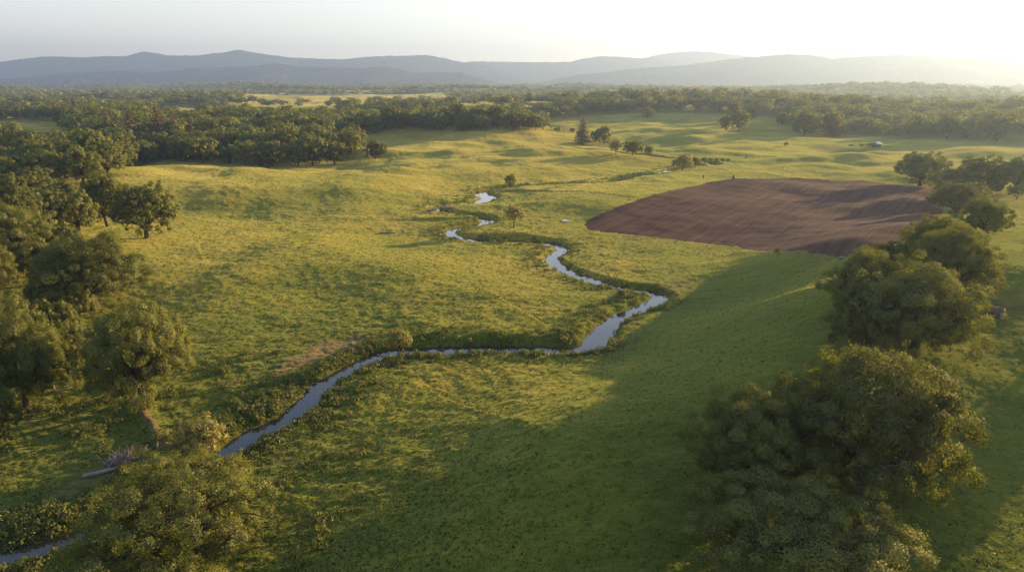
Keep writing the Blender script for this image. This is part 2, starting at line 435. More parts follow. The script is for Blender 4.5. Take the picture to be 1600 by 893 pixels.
FOREST_EDGE = ([-900,-400,0,60,130,200,262,330,400,450,520,555,560,620,850,853,900,960,1040,1130,1200,1235,1240,1300,1400,1500,1600,2000,2600],
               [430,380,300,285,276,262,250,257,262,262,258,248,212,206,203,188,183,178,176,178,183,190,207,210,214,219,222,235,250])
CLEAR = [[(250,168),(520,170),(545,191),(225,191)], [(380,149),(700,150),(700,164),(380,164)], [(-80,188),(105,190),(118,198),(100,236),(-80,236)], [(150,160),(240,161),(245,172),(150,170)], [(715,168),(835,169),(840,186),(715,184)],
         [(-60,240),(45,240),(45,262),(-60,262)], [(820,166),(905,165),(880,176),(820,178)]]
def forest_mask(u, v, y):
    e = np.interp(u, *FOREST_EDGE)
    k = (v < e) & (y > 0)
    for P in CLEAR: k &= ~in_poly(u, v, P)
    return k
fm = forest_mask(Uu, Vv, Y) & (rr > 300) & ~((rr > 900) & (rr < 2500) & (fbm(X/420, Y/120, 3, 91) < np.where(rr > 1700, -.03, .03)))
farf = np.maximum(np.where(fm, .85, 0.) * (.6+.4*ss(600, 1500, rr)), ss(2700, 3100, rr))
dry_shade = dry_shade*(1-ss(2700, 3100, rr))
V_ = V; att = dict(dry_shade=np.append(dry_shade, .3), dirt=np.append(dirt, 0), mud=np.append(mud, 0), far=np.append(farf, 0))
fc = V[Fq].mean(1); _ex = 0.7*fbm(fc[:, 0]/5, fc[:, 1]/5, 3, 201); _ey = 0.7*fbm(fc[:, 0]/5, fc[:, 1]/5, 3, 202); inside = in_poly(fc[:, 0]+_ex, fc[:, 1]+_ey, FIELD)
def submesh(name, faces, m, attrs):
    used = np.unique(faces); mp = np.full(len(V), -1); mp[used] = np.arange(len(used))
    return mesh_np(name, V[used], mp[faces], [m], {k: a[used] for k, a in attrs.items()}, True)
Fg = np.vstack([Fq[~inside], cap[:, ::-1][(cap[:, 1] != cap[:, 3])]])
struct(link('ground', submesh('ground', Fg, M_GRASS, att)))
struct(link('ploughed_field', submesh('ploughed_field', Fq[inside], M_PLOUGH, {})))
print('terrain', round(time.time()-T0, 1), len(V))

# ------------------------------------------------------------------ water
tx = np.gradient(SX); ty = np.gradient(SY); tl = np.hypot(tx, ty); nx_, ny_ = -ty/tl, tx/tl
hw = SW + 1.0
Lf = np.stack([SX+nx_*hw, SY+ny_*hw, 0*SX], 1); Rt = np.stack([SX-nx_*hw, SY-ny_*hw, 0*SX], 1)
WV = np.vstack([Lf, Rt]); n = len(SX); k = np.arange(n-1)
struct(link('stream', mesh_np('stream', WV, np.stack([k, k+1, k+1+n, k+n], 1)[:, ::-1], [M_WATER])))
# pools beside the stream: the basin is dug where the photo shows them
def blob_pool(u, v, rx, ry):
    x, y, z = ground(u, v); rx *= .45; ry *= .7; a = np.linspace(0, 2*np.pi, 24, endpoint=False)
    r = 1 + .18*np.sin(3*a+1) + .1*np.sin(5*a)
    Vp = np.stack([x+rx*r*np.cos(a), y+ry*r*np.sin(a), np.full(24, z+.16)], 1)
    me = bpy.data.meshes.new('pool'); me.from_pydata([tuple(p) for p in Vp], [], [tuple(range(24))]); me.materials.append(M_WATER)
    return me
struct(link('pool_water', blob_pool(884, 345, 3.4, 2.0)))

# ------------------------------------------------------------------ trees
def rnd_dirs(rng, n):
    v = rng.normal(size=(n, 3)); return v/np.linalg.norm(v, axis=1, keepdims=True)
def quads(rng, C, Nn, size, tint):
    n = len(C)
    t = rnd_dirs(rng, n); t = np.cross(Nn, t); t /= np.linalg.norm(t, axis=1, keepdims=True)+1e-9
    b = np.cross(Nn, t)
    s = (size*rng.uniform(.65, 1.35, n))[:, None]
    fl = np.sign((Nn*np.cross(t, b)).sum(1, keepdims=True)); b = b*fl
    a = t*s*.62; c = b*s*.42; fold = Nn*s*.12
    c = -c
    Vq = np.stack([C-a, C+c*.9-fold, C+a, C-c*.9-fold], 1).reshape(-1, 3)
    return Vq, np.arange(4*n).reshape(n, 4), np.repeat(tint, 4)
def crown(seed, R, Hc, nl=11, ns=14, leaf=.35, cov=.9, base=0., lo=-.35, squash=.78, mat_=None, name='crown', lobe=(.34,.5), irregular=.16):
    rng = np.random.default_rng(seed)
    i = np.arange(nl)+.5; zz = lo+(1-lo)*(1-i/nl); ph = i*2.39996+rng.uniform(0, 6)
    dd = np.stack([np.sqrt(1-zz**2)*np.cos(ph), np.sqrt(1-zz**2)*np.sin(ph), zz], 1)
    ax = np.array([R, R, Hc*.5])
    lr = R*rng.uniform(lobe[0], lobe[1], nl)
    lc = dd*(ax*(1-.42))*rng.uniform(1-irregular, 1+irregular, (nl, 1)) + rng.normal(size=(nl, 3))*R*.05
    lc[:, 2] += base
    lc = np.vstack([lc, [[0, 0, base+Hc*.1]]]); lr = np.append(lr, R*.5)
    C = []; NN = []; T = []; SN = []
    for k in range(len(lr)):
        m = max(4, int(ns*(lr[k]/(R*.42))**1.3))
        j = np.arange(m)+.5; z2 = -.45+1.45*(1-j/m); p2 = j*2.39996+rng.uniform(0, 6)
        q = np.stack([np.sqrt(1-z2**2)*np.cos(p2), np.sqrt(1-z2**2)*np.sin(p2), z2], 1)+rng.normal(size=(m, 3))*.16
        sc = lc[k]+q*np.array([1, 1, squash])*lr[k]*.88*rng.uniform(.8, 1.12, (m, 1))
        sr = lr[k]*rng.uniform(.22, .40, m)*math.sqrt(14/ns)**.8
        lt = rng.uniform(-.12, .12)
        for s in range(m):
            n = int(max(5, 4*np.pi*sr[s]**2*cov*.7/(leaf*leaf*.5)))
            d = rnd_dirs(rng, n); d = d[(d@(q[s]/np.linalg.norm(q[s])) > -.45)]
            n = len(d)
            pos = sc[s]+d*np.array([1, 1, .75])*sr[s]*np.clip(rng.normal(.9, .2, n), .2, 1.6)[:, None]
            nn = d*1.0+q[s]*.45+rng.normal(size=(n, 3))*.34+np.array([0, 0, .15])
            SN.append(d*.9+q[s]*.55+(lc[k]-[0, 0, base])/R*.30+rng.normal(size=(n, 3))*.34)
            C.append(pos); NN.append(nn)
            T.append(np.clip(.42+lt+rng.uniform(-.16, .16)+rng.normal(0, .22, n), 0, 1))
    C = np.vstack(C); NN = np.vstack(NN); T = np.concatenate(T); SN = np.vstack(SN); SN /= np.linalg.norm(SN, axis=1, keepdims=True)
    NN /= np.linalg.norm(NN, axis=1, keepdims=True)
    # drop what is deep inside
    e = np.sqrt(((C-[0, 0, base])/(ax*.8)**1)**2 @ np.ones(3))
    keep = (e > .5) | (rng.random(len(C)) < .15)
    C, NN, T, SN = C[keep], NN[keep], T[keep], SN[keep]
    Vq, Fq_, Tq = quads(rng, C, NN, leaf, T)
    return mesh_np(name, Vq, Fq_, [mat_ or M_OAK], dict(tint=Tq), True, np.repeat(SN, 4, 0)), lc, lr

def tube(P, Rr, k=7):
    P = np.asarray(P, float); n = len(P); T = np.gradient(P, axis=0); T /= np.linalg.norm(T, axis=1, keepdims=True)+1e-9
    ref = np.array([.3, .9, .1]); U = np.cross(T, ref); U /= np.linalg.norm(U, axis=1, keepdims=True)+1e-9; W = np.cross(T, U)
    a = np.linspace(0, 2*np.pi, k, endpoint=False)
    Vt = (P[:, None]+(U[:, None]*np.cos(a)[None, :, None]+W[:, None]*np.sin(a)[None, :, None])*np.asarray(Rr)[:, None, None]).reshape(-1, 3)
    F = [(i*k+j, i*k+(j+1) % k, (i+1)*k+(j+1) % k, (i+1)*k+j) for i in range(n-1) for j in range(k)]
    return Vt, np.array(F)
def join(parts):
    Vs, Fs, o = [], [], 0
    for v, f in parts: Vs.append(v); Fs.append(f+o); o += len(v)
    return np.vstack(Vs), np.vstack(Fs)
def trunk(seed, r0, fork, lc, lr, root=-1.2, limbs=8, k=8, twigs=2):
    rng = np.random.default_rng(seed+99)
    lean = rng.normal(0, .35, 2); top = np.array([lean[0], lean[1], fork])
    P = [np.array([0, 0, root]), np.array([0, 0, .15]), top*.5+np.array([0, 0, .1]), top]
    parts = [tube(P, [r0*1.5, r0*1.15, r0*.9, r0*.85], k+2)]
    order = np.argsort(-lr)[:limbs]
    for i in order:
        e = lc[i]; m1 = top+(e-top)*.35+rng.normal(0, .4, 3); m2 = top+(e-top)*.7+rng.normal(0, .5, 3)+[0, 0, .3]
        rr_ = r0*rng.uniform(.38, .55)
        parts.append(tube([top-[0, 0, .4], m1, m2, e], [rr_*1.2, rr_*.85, rr_*.6, rr_*.3], k-2))
        for t in range(twigs):
            e2 = e+rnd_dirs(rng, 1)[0]*lr[i]*.85; mm = (m2+e2)/2+rng.normal(0, .3, 3)
            parts.append(tube([m2, mm, e2], [rr_*.4, rr_*.25, .03], 4))
    Vt, Ft = join(parts)
    return mesh_np('trunk', Vt, Ft, [M_BARK], smooth=True)

PROTO = {}
def proto(key, seed, R, Hc, clear, r0, leaf, **kw):
    """clear: height of the crown's centre over the ground"""
    c, lc, lr = crown(seed, R, Hc, leaf=leaf, base=clear, **kw)
    t = trunk(seed, r0, clear-Hc*.22, lc, lr, limbs=kw.get('nl', 9), twigs=3 if leaf < .5 else 1)
    top = clear+Hc*.5
    co_ = np.empty(len(c.vertices)*3, np.float32); c.vertices.foreach_get('co', co_); co_ = co_.reshape(-1, 3)
    PROTO[key] = (c, t, float(np.percentile(np.hypot(co_[:, 0], co_[:, 1]), 96.5)), float(np.percentile(co_[:, 2], 99.5)))
# big near oaks, R about 11 to 14 m at real size
proto('big_a', 1, 11.5, 14.5, 6.6, .75, .185, nl=25, ns=17, cov=.95, lo=-.75, lobe=(.20,.36), irregular=.2)
proto('big_b', 2, 11.5, 14.0, 6.4, .75, .185, nl=27, ns=17, cov=.95, lo=-.75, lobe=(.19,.34), irregular=.2)
proto('big_c', 3, 11.5, 15.0, 6.8, .75, .185, nl=24, ns=18, cov=.95, lo=-.7, lobe=(.20,.36), irregular=.28)
proto('big_d', 31, 11.5, 14.5, 6.6, .75, .165, nl=24, ns=18, cov=.95, lo=-.75, lobe=(.21,.36), irregular=.24)
proto('mid_a', 4, 7.0, 11.0, 4.4, .45, .30, nl=19, ns=15, cov=1.05, lo=-.8, lobe=(.24,.40))
proto('mid_b', 5, 7.0, 10.5, 4.2, .45, .30, nl=20, ns=14, cov=1.05, lo=-.75, lobe=(.22,.40), irregular=.24)
proto('mid_c', 6, 7.0, 11.5, 4.8, .42, .30, nl=17, ns=15, cov=1.05, lo=-.65, lobe=(.24,.42), irregular=.28)
proto('far_a', 7, 7.0, 12.0, 5.2, .4, .62, nl=14, ns=9, cov=.95, lo=-.95, lobe=(.26,.46))
proto('far_b', 8, 7.0, 11.0, 4.9, .4, .62, nl=15, ns=8, cov=.95, lo=-.95, lobe=(.26,.46))
proto('far_c', 9, 7.0, 13.0, 5.8, .4, .62, nl=14, ns=9, cov=.95, lo=-.9, lobe=(.26,.46), irregular=.25)
proto('low_a', 10, 7.0, 9.0, 4.6, .3, .65, nl=9, ns=9, cov=.9, lo=-.8)
proto('willow_a', 11, 2.6, 5.2, 3.4, .16, .24, nl=10, ns=11, cov=1., mat_=M_WILLOW, lo=-.5)
proto('willow_b', 12, 5.0, 6.5, 3.6, .25, .30, nl=9, ns=10, cov=.85, mat_=M_WILLOW, lo=-.7)
proto('shrub_a', 13, 1.6, 2.2, 1.15, .07, .2, nl=6, ns=7, cov=.85, lo=-.7)

def conifer(seed, Ht, R, leaf, per=46, droop=.25):
    rng = np.random.default_rng(seed); C = []; NN = []; T = []
    lv = 15
    for i in range(lv):
        f = i/(lv-1); z = Ht*(.16+.82*f); rad = R*(1-f)**.75*rng.uniform(.7, 1.15)+.25
        nb = max(3, int(8*(1-f)+3))
        for b in range(nb):
            a = rng.uniform(0, 6.283); L_ = rad*rng.uniform(.75, 1.15); n = max(6, int(per*L_/R))
            s = rng.random(n)**.7
            p = np.stack([np.cos(a)*L_*s, np.sin(a)*L_*s, z-droop*L_*s], 1)+rng.normal(size=(n, 3))*[.28*R*.35, .28*R*.35, Ht*.014]
            C.append(p); NN.append(rng.normal(size=(n, 3))*.5+[np.cos(a)*.5, np.sin(a)*.5, .8]); T.append(np.clip(rng.normal(.5, .2, n), 0, 1))
    C = np.vstack(C); NN = np.vstack(NN); NN /= np.linalg.norm(NN, axis=1, keepdims=True)
    Vq, Fq_, Tq = quads(rng, C, NN, leaf, np.concatenate(T))
    c = mesh_np('crown', Vq, Fq_, [M_PINE], dict(tint=Tq))
    Vt, Ft = tube([[0, 0, -1], [0, 0, 0], [.1, 0, Ht*.5], [0, 0, Ht*.98]], [.5, .42, .25, .04], 7)
    return c, mesh_np('trunk', Vt, Ft, [M_BARK], smooth=True), R, Ht
PROTO['pine_a'] = conifer(21, 18, 4.2, .62)
PROTO['pine_b'] = conifer(22, 18, 3.4, .55, droop=.4)
print('protos', round(time.time()-T0, 1), {k: len(v[0].polygons) for k, v in PROTO.items()})

def place(key, name, x, y, z, sx, sz, rot, label=None, cat='tree', group=None):
    c, t, R, top = PROTO[key]
    e = bpy.data.objects.new(name, None); COL.objects.link(e)
    e.empty_display_size = 1
    e.location = (x, y, z); e.scale = (sx, sx, sz); e.rotation_euler = (0, 0, rot)
    for nm, me in (('trunk', t), ('crown', c)):
        o = bpy.data.objects.new(nm, me); COL.objects.link(o); o.parent = e
    if label: e['label'] = label
    e['category'] = cat
    if group: e['group'] = group
    return e

def tree_px(key, name, ub, vb, wpx, vtop, label, group=None, rot=None, cat='tree', push=0.):
    """base pixel, crown width in pixels, pixel row of the crown's top"""
    x, y, z = ground(ub, vb)
    if push:
        k = 1+push/math.hypot(x, y); x *= k; y *= k; z = float(H(np.array([x]), np.array([y]))[0])
    c, t, R, top = PROTO[key]
    dep = y*cp-(z-CH)*sp
    sx = wpx/FPX*dep/(2*R)
    # height so that the crown's top (at its middle) meets vtop
    yc = (vtop-446.5)/FPX; r_ = y/(cp-yc*sp); ht = CH+(-sp-yc*cp)*r_-z
    sz = max(.35, ht/top)
    if sz/sx > 1.6: sz = sx*1.6
    if sz/sx < .55: sz = sx*.55
    if rot is None: rot = R_.uniform(0, 6.28)
    return place(key, name, x, y, z, sx, sz, rot, label, cat, group)

OR = 'oaks along the right ridge'; OL = 'oaks at the edge of the left wood'
tree_px('big_d', 'oak_tree', 1232, 912, 350, 768, 'broad oak cut by the bottom edge at lower right, nearest of the right ridge oaks', OR, .4)
tree_px('big_b', 'oak_tree', 1338, 772, 280, 558, 'tall wide oak with gold lit right side, second row of the right ridge oaks', OR, 2.1)
tree_px('big_c', 'oak_tree', 1178, 765, 220, 618, 'dark shaded oak touching the left of the tall gold lit oak', OR, 4.0)
tree_px('big_b', 'oak_tree', 1420, 738, 100, 640, 'small golden oak low at the right foot of the tall gold lit oak', OR, 4.4)
tree_px('big_a', 'oak_tree', 1425, 555, 190, 412, 'rounded oak in front of the middle ridge clump with bright right edge', OR, 3.3)
tree_px('mid_a', 'oak_tree', 1352, 552, 120, 430, 'dull olive oak with bare base, front left of the middle ridge clump', OR, 1.3)
tree_px('big_c', 'oak_tree', 1345, 500, 125, 392, 'dark green oak at the left side of the middle ridge clump beside the meadow', OR, 1.0)
tree_px('big_b', 'oak_tree', 1472, 482, 140, 355, 'tallest domed oak behind the front of the middle ridge clump', OR, .2)
tree_px('mid_c', 'oak_tree', 1385, 440, 90, 378, 'small rounded oak between the ploughed field corner and the domed oak', OR, 2.2)
tree_px('big_a', 'oak_tree', 1458, 432, 118, 338, 'wide low oak at the back of the middle ridge clump', OR, 5.1)
tree_px('mid_b', 'oak_tree', 1492, 338, 88, 283, 'dense oak overlapping the far right corner of the ploughed field', OR, 3.3)
tree_px('mid_a', 'oak_tree', 1530, 368, 75, 308, 'compact oak with hanging right side just below the field corner oak', OR, .9)
tree_px('mid_b', 'oak_tree', 1437, 291, 80, 237, 'large spreading oak with visible trunk behind the ploughed field', 'oaks behind the ploughed field', 2.8)
tree_px('mid_c', 'oak_tree', 1488, 305, 75, 262, 'dark oak joining the right side of the spreading field oak', 'oaks behind the ploughed field', 1.8)
tree_px('mid_a', 'oak_tree', 1530, 303, 80, 244, 'flat topped dark oak behind the ridge trees near the right edge', 'oaks behind the ploughed field', 5.5)
tree_px('mid_c', 'oak_tree', 1588, 300, 62, 246, 'hazy brown oak cut by the right edge of the photo', 'oaks behind the ploughed field', 4.5)
tree_px('shrub_a', 'oak_tree', 1588, 312, 30, 289, 'small pale round oak by the farm track at the right edge', 'oaks behind the ploughed field', 4.5)
# out of frame on the right: they cast the shade that crosses the lower right grass
for (x, y, s_, w_) in ((88, 90, .55, 'first'), (150, 150, 1.0, 'third')):
    z = float(H(np.array([x]), np.array([y]))[0]); place('big_a', 'oak_tree', x, y, z, s_, s_, R_.uniform(0, 6), 'oak beyond the right edge casting its long shade across the ridge', 'tree', 'oaks beyond the right edge')
# left side
tree_px('big_d', 'oak_tree', 285, 895, 315, 730, 'huge olive oak with pale dead twigs at the bottom left beside the stream', OL, 2.6)
tree_px('willow_b', 'willow_tree', 316, 716, 78, 655, 'yellow green willow just behind the huge bottom left oak', None)
tree_px('big_b', 'oak_tree', 224, 632, 160, 464, 'oak with open crown and reddish lit trunk at the head of the earth bank', OL, 1.2)
tree_px('big_a', 'oak_tree', 42, 638, 140, 474, 'oak with long grey bare trunk and pale crown near the left edge', OL, 3.9)
tree_px('mid_c', 'oak_tree', -8, 700, 90, 540, 'oak half cut by the left edge below the grey trunked oak', OL, .9)
tree_px('big_c', 'oak_tree', 150, 482, 170, 372, 'very wide dark oak above the open crowned oak, reaching into the meadow', OL, 3.0)
tree_px('mid_a', 'oak_tree', 78, 495, 60, 426, 'small golden oak in the shade left of the very wide dark oak', OL, 3.0)
tree_px('mid_b', 'oak_tree', 128, 500, 55, 436, 'small round olive oak directly below the very wide dark oak', OL, 2.0)
tree_px('big_b', 'oak_tree', 25, 420, 130, 322, 'broad golden oak at the left edge with pale stems showing', OL, 5.2)
tree_px('mid_b', 'oak_tree', 230, 372, 95, 286, 'free standing round oak on bright grass at the tip of the left wood', OL, 4.2)
tree_px('mid_c', 'oak_tree', 168, 354, 72, 268, 'tall oak with clear trunk just left of the free standing round oak', OL, 1.9)
tree_px('mid_a', 'oak_tree', 124, 362, 62, 298, 'dark leaning oak with lit ground behind its trunk, second row of the left wood', OL, .3)
tree_px('mid_b', 'oak_tree', 72, 362, 85, 290, 'dense black green oak between the golden edge oak and the leaning oak', OL, 2.3)
tree_px('mid_a', 'oak_tree', 10, 332, 80, 268, 'golden topped oak on the left edge above the broad golden oak', OL, 2.9)
tree_px('mid_c', 'oak_tree', 55, 318, 70, 262, 'olive oak with feathery top at the back of the left wood corner', OL, 3.9)
tree_px('mid_b', 'oak_tree', 20, 560, 90, 460, 'dark oak filling the gap behind the grey trunked oak', OL, 3.9)
tree_px('mid_b', 'oak_tree', 95, 545, 70, 470, 'shadowed understorey oak between grey trunked oak and open crowned oak', OL, .9)
for (ub, vb, w, vt, k_, l) in ((-20,470,110,375,'big_a','dark oak cut by the left edge above the grey trunked oak'),(70,440,90,372,'mid_a','deep green oak between the broad golden edge oak and the very wide dark oak'),
    (100,405,70,352,'mid_c','small bushy oak in the gap above the very wide dark oak'),(-15,390,80,300,'mid_c','oak at the left edge partly behind the broad golden oak'),
    (35,375,70,300,'mid_b','dark oak behind the top of the broad golden edge oak'),(100,330,70,282,'mid_a','oak behind the leaning oak and the clear trunked oak'),
    (5,300,70,243,'mid_b','golden crowned oak on the left edge at the corner of the back wood'),(70,296,70,240,'mid_c','pale topped oak right of the golden crowned corner oak'),
    (130,285,60,228,'mid_a','bright sided oak at the front of the back wood beside the meadow corner'),(170,276,60,220,'mid_b','broad golden oak standing forward at the meadow corner of the back wood'),
    (35,560,100,470,'mid_b','shaded oak behind the trunk of the grey trunked oak'),(110,590,70,500,'mid_c','low dark oak left of the open crowned oak')):
    tree_px(k_, 'oak_tree', ub, vb, w, vt, l, OL)
# small ones
tree_px('willow_a', 'willow_tree', 624, 562, 40, 513, 'slim pale yellow willow standing alone on the near bank of the stream', None, 1.)
tree_px('willow_a', 'willow_sapling', 734, 541, 9, 521, 'tiny golden sapling on the far bank right of the slim yellow willow', None, 2.)
tree_px('willow_a', 'willow_tree', 803, 356, 32, 321, 'lone golden green willow in the meadow beyond the upper stream bend', None, .4)
tree_px('far_a', 'oak_tree', 798, 294, 19, 272, 'lone small dark tree on the pasture above the stream', None, .8)
tree_px('mid_a', 'oak_tree', 587, 248, 34, 219, 'lone oak standing clear of the left wood on the rolling pasture', None, 1.7)
tree_px('shrub_a', 'hawthorn_bush', 1214, 400, 14, 386, 'small dark bush in the shaded meadow below the ploughed field', None, cat='bush')
tree_px('shrub_a', 'hawthorn_bush', 972, 468, 18, 452, 'reddish low bush on the tongue of land inside the stream bend', None, cat='bush')
tree_px('shrub_a', 'hawthorn_bush', 1228, 229, 8, 222, 'tiny dark bush alone on the far right pasture', None, cat='bush')
tree_px('pine_b', 'conifer_tree', 910, 226, 26, 184, 'tall dark ragged conifer on the pasture, left of the mid distance group', 'tree group on the middle pasture')
tree_px('far_c', 'oak_tree', 943, 224, 24, 196, 'dark upright tree just right of the ragged conifer', 'tree group on the middle pasture')
tree_px('far_b', 'oak_tree', 930, 222, 18, 203, 'smaller dark tree between the ragged conifer and the upright tree', 'tree group on the middle pasture')
tree_px('willow_b', 'willow_tree', 962, 240, 20, 210, 'yellow green willow in the middle of the mid distance group', 'tree group on the middle pasture')
tree_px('low_a', 'willow_tree', 988, 243, 34, 220, 'round dark green bushy tree right of the yellow willow', 'tree group on the middle pasture')
tree_px('low_a', 'willow_tree', 1014, 243, 15, 224, 'narrow green tree at the right end of the mid distance group', 'tree group on the middle pasture')
tree_px('shrub_a', 'hawthorn_bush', 895, 208, 10, 200, 'low bush left of the ragged conifer', 'tree group on the middle pasture', cat='bush')
tree_px('shrub_a', 'hawthorn_bush', 870, 207, 13, 199, 'low bush at the far left of the middle pasture hedge', 'tree group on the middle pasture', cat='bush')
tree_px('willow_b', 'willow_tree', 1066, 267, 34, 240, 'bright green willow by the farthest visible bit of stream', 'hedge by the far stream bend')
tree_px('low_a', 'oak_tree', 1086, 262, 17, 243, 'dark bush tree touching the right of the stream willow', 'hedge by the far stream bend')
for i, (u, w, c_) in enumerate(((1100,13,'second'),(1110,10,'third'),(1119,9,'fourth'),(1129,11,'fifth'),(1138,8,'last'))):
    tree_px('shrub_a', 'hawthorn_bush', u, 256+i*-.6, w, 246+i*.4, '%s low hedge bush to the right of the far stream willow' % c_, 'hedge by the far stream bend', cat='bush')
tree_px('far_a', 'oak_tree', 1155, 206, 32, 172, 'dense dark oak in front of the far pasture clump', 'clump on the far right pasture')
tree_px('far_b', 'oak_tree', 1134, 203, 22, 178, 'left oak of the far pasture clump', 'clump on the far right pasture')
tree_px('far_c', 'oak_tree', 1146, 196, 28, 158, 'tallest oak at the back of the far pasture clump', 'clump on the far right pasture')
tree_px('far_a', 'oak_tree', 1172, 186, 24, 161, 'right hand oak of the far pasture clump', 'clump on the far right pasture')
tree_px('far_b', 'oak_tree', 1222, 195, 22, 175, 'oak standing before the large right wood at its left end', 'oaks leading to the right wood')
tree_px('far_a', 'oak_tree', 1256, 212, 40, 172, 'big dark oak at the left corner of the large right wood', 'oaks leading to the right wood')
tree_px('far_c', 'oak_tree', 1297, 214, 36, 174, 'second dark oak from the left corner of the large right wood', 'oaks leading to the right wood')
tree_px('low_a', 'oak_tree', 1310, 213, 24, 200, 'low spreading bush tree before the large right wood', 'oaks leading to the right wood')
tree_px('far_b', 'oak_tree', 1012, 184, 22, 166, 'single oak stepping out of the treeline on the far green hill', None)
tree_px('pine_b', 'conifer_tree', 1124, 175, 6, 156, 'tiny pointed conifer above the far treeline', None)
tree_px('far_c', 'oak_tree', 618, 190, 22, 149, 'tall dark tree rising above the plain woods in the centre left', None)
for (u, vb, w, vt, l) in ((207,232,44,172,'broad brown conifer rising from the left wood'),(172,225,16,166,'thin dark conifer left of the broad brown conifer'),
                          (250,226,28,158,'tallest brown conifer in the left wood'),(276,230,24,174,'brown conifer right of the tallest one in the left wood'),
                          (302,228,14,176,'thin brown conifer at the right end of the conifer group'),(120,190,14,152,'distant brown conifer above the pale field at left'),(90,192,14,157,'hazy conifer left of the distant brown conifer')):
    tree_px('pine_a' if w > 18 else 'pine_b', 'conifer_tree', u, vb, w, vt, l, 'conifers in the left wood')
print('named trees', round(time.time()-T0, 1))

# ------------------------------------------------------------------ woods
def jitter_grid(x0, x1, y0, y1, s, rng):
    gx, gy = np.meshgrid(np.arange(x0, x1, s), np.arange(y0, y1, s))
    gx = gx+rng.uniform(-.42, .42, gx.shape)*s; gy = gy+rng.uniform(-.42, .42, gy.shape)*s
    return gx.ravel(), gy.ravel()
def forest_pts(r0, r1, s, rng, thin=0.):
    x, y = jitter_grid(-r1*.85, r1*.85, r0*.5, r1, s, rng)
    r = np.hypot(x, y); k = (r >= r0) & (r < r1); x, y = x[k], y[k]
    z = H(x, y); u, v = to_px(x, y, z)
    k = forest_mask(u, v, y) & (u > -160) & (u < 1760)
    if r0 >= 900: k &= (fbm(x/420, y/120, 3, 91) > thin) | (np.hypot(x, y) > 2500)
    return x[k], y[k], z[k], u[k], v[k]
rng = np.random.default_rng(33)
x, y, z, u, v = forest_pts(150, 900, 11.5, rng)
dist = np.hypot(x, y); fo = np.argsort(dist)
# woods individually: those seen largest
vis = (u > -20) & (u < 1620)
e = np.interp(u, *FOREST_EDGE)
score = dist + 6*np.maximum(0, (e-v))*1.0
score[~vis] += 1e5
order = np.argsort(score); ind = order[:215]; rest = order[215:]
keys = ['far_a', 'far_b', 'far_c', 'low_a']
for i in ind:
    near = dist[i] < 330
    kx = ['mid_a', 'mid_b', 'mid_c'][rng.integers(3)] if near else keys[rng.integers(4)]
    s = rng.uniform(.85, 1.35); sz = s*rng.uniform(.85, 1.25)
    if u[i] < 572: lb, g = 'dense olive oak packed in the wood along the top of the left meadow', 'oaks of the left wood'
    elif u[i] < 865: lb, g = 'dark round oak in the belt behind the pasture crest', 'oaks of the belt behind the pasture crest'
    elif u[i] < 1225: lb, g = 'dark oak in the row crowning the far green hill', 'oaks of the row on the far green hill'
    else: lb, g = 'hazy olive oak in the large wood at the right', 'oaks of the large right wood'
    place(kx, 'oak_tree', x[i], y[i], z[i], s, sz, rng.uniform(0, 6.28), lb, 'tree', g)

def small_tree(seed, R, Ht, n, leaf, cone=False):
    r = np.random.default_rng(seed); d = rnd_dirs(r, n)
    nb = 9; bc = rnd_dirs(r, nb)*np.array([R*.5, R*.5, Ht*.17])+[0, 0, Ht*.52]; bc[0] = [0, 0, Ht*.62]; k = r.integers(0, nb, n)
    if cone: bc[:, :2] *= np.clip(1.2-bc[:, 2:]/Ht, .1, 1); bc[0] = [0, 0, Ht*.85]; bc[1] = [0, 0, Ht*.7]
    C = bc[k]+d*np.array([R*.48, R*.48, Ht*(.2 if not cone else .16)])*r.uniform(.85, 1.1, (n, 1))
    C[:, 2] = np.abs(C[:, 2])+.2
    nn = d+(bc[k]-[0, 0, Ht*.45])/R*.5+r.normal(size=(n, 3))*.18; nn /= np.linalg.norm(nn, axis=1, keepdims=True)
    return quads(r, C, nn, leaf, np.clip(r.normal(.42, .12, n), 0, 1))
def woodland(name, x, y, z, variants, smin, smax, rng, label):
    Vs, Fs, Ts, off = [], [], [], 0
    pick = rng.integers(0, len(variants), len(x))
    for k, (v0, f0, t0) in enumerate(variants):
        idx = np.nonzero(pick == k)[0]
        if not len(idx): continue
        s = rng.uniform(smin, smax, len(idx)); a = rng.uniform(0, 6.28, len(idx)); c, sn = np.cos(a)*s, np.sin(a)*s
        vx = v0[None, :, 0]*c[:, None]-v0[None, :, 1]*sn[:, None]+x[idx][:, None]
        vy = v0[None, :, 0]*sn[:, None]+v0[None, :, 1]*c[:, None]+y[idx][:, None]
        vz = v0[None, :, 2]*(s*rng.uniform(.85, 1.25, len(idx)))[:, None]+z[idx][:, None]
        Vs.append(np.stack([vx, vy, vz], 2).reshape(-1, 3))
        Fs.append((f0[None]+(np.arange(len(idx))*len(v0))[:, None, None]).reshape(-1, 4)+off)
        Ts.append((np.clip(t0[None]+rng.normal(0, .2, (len(idx), 1)), 0, 1)).ravel()); off += len(idx)*len(v0)
    me = mesh_np(name, np.vstack(Vs), np.vstack(Fs), [M_OAK], dict(tint=np.concatenate(Ts)))
    o = link(name, me); struct(o, 'stuff', label, 'woodland'); return o
v1 = [small_tree(q_, 7.4, 12.5, 420, 1.15) for q_ in (51, 52, 53, 54)]
v2 = [small_tree(q_, 8.6, 12.5, 150, 2.0) for q_ in (61, 62, 63, 64)]
v3 = [small_tree(q_, 13, 13, 60, 4.0) for q_ in (71, 72, 73)]
woodland('middle_woodland', x[rest], y[rest], z[rest], v1, .65, 1.5, rng, 'olive green woods massed behind the meadows, crowns merging')
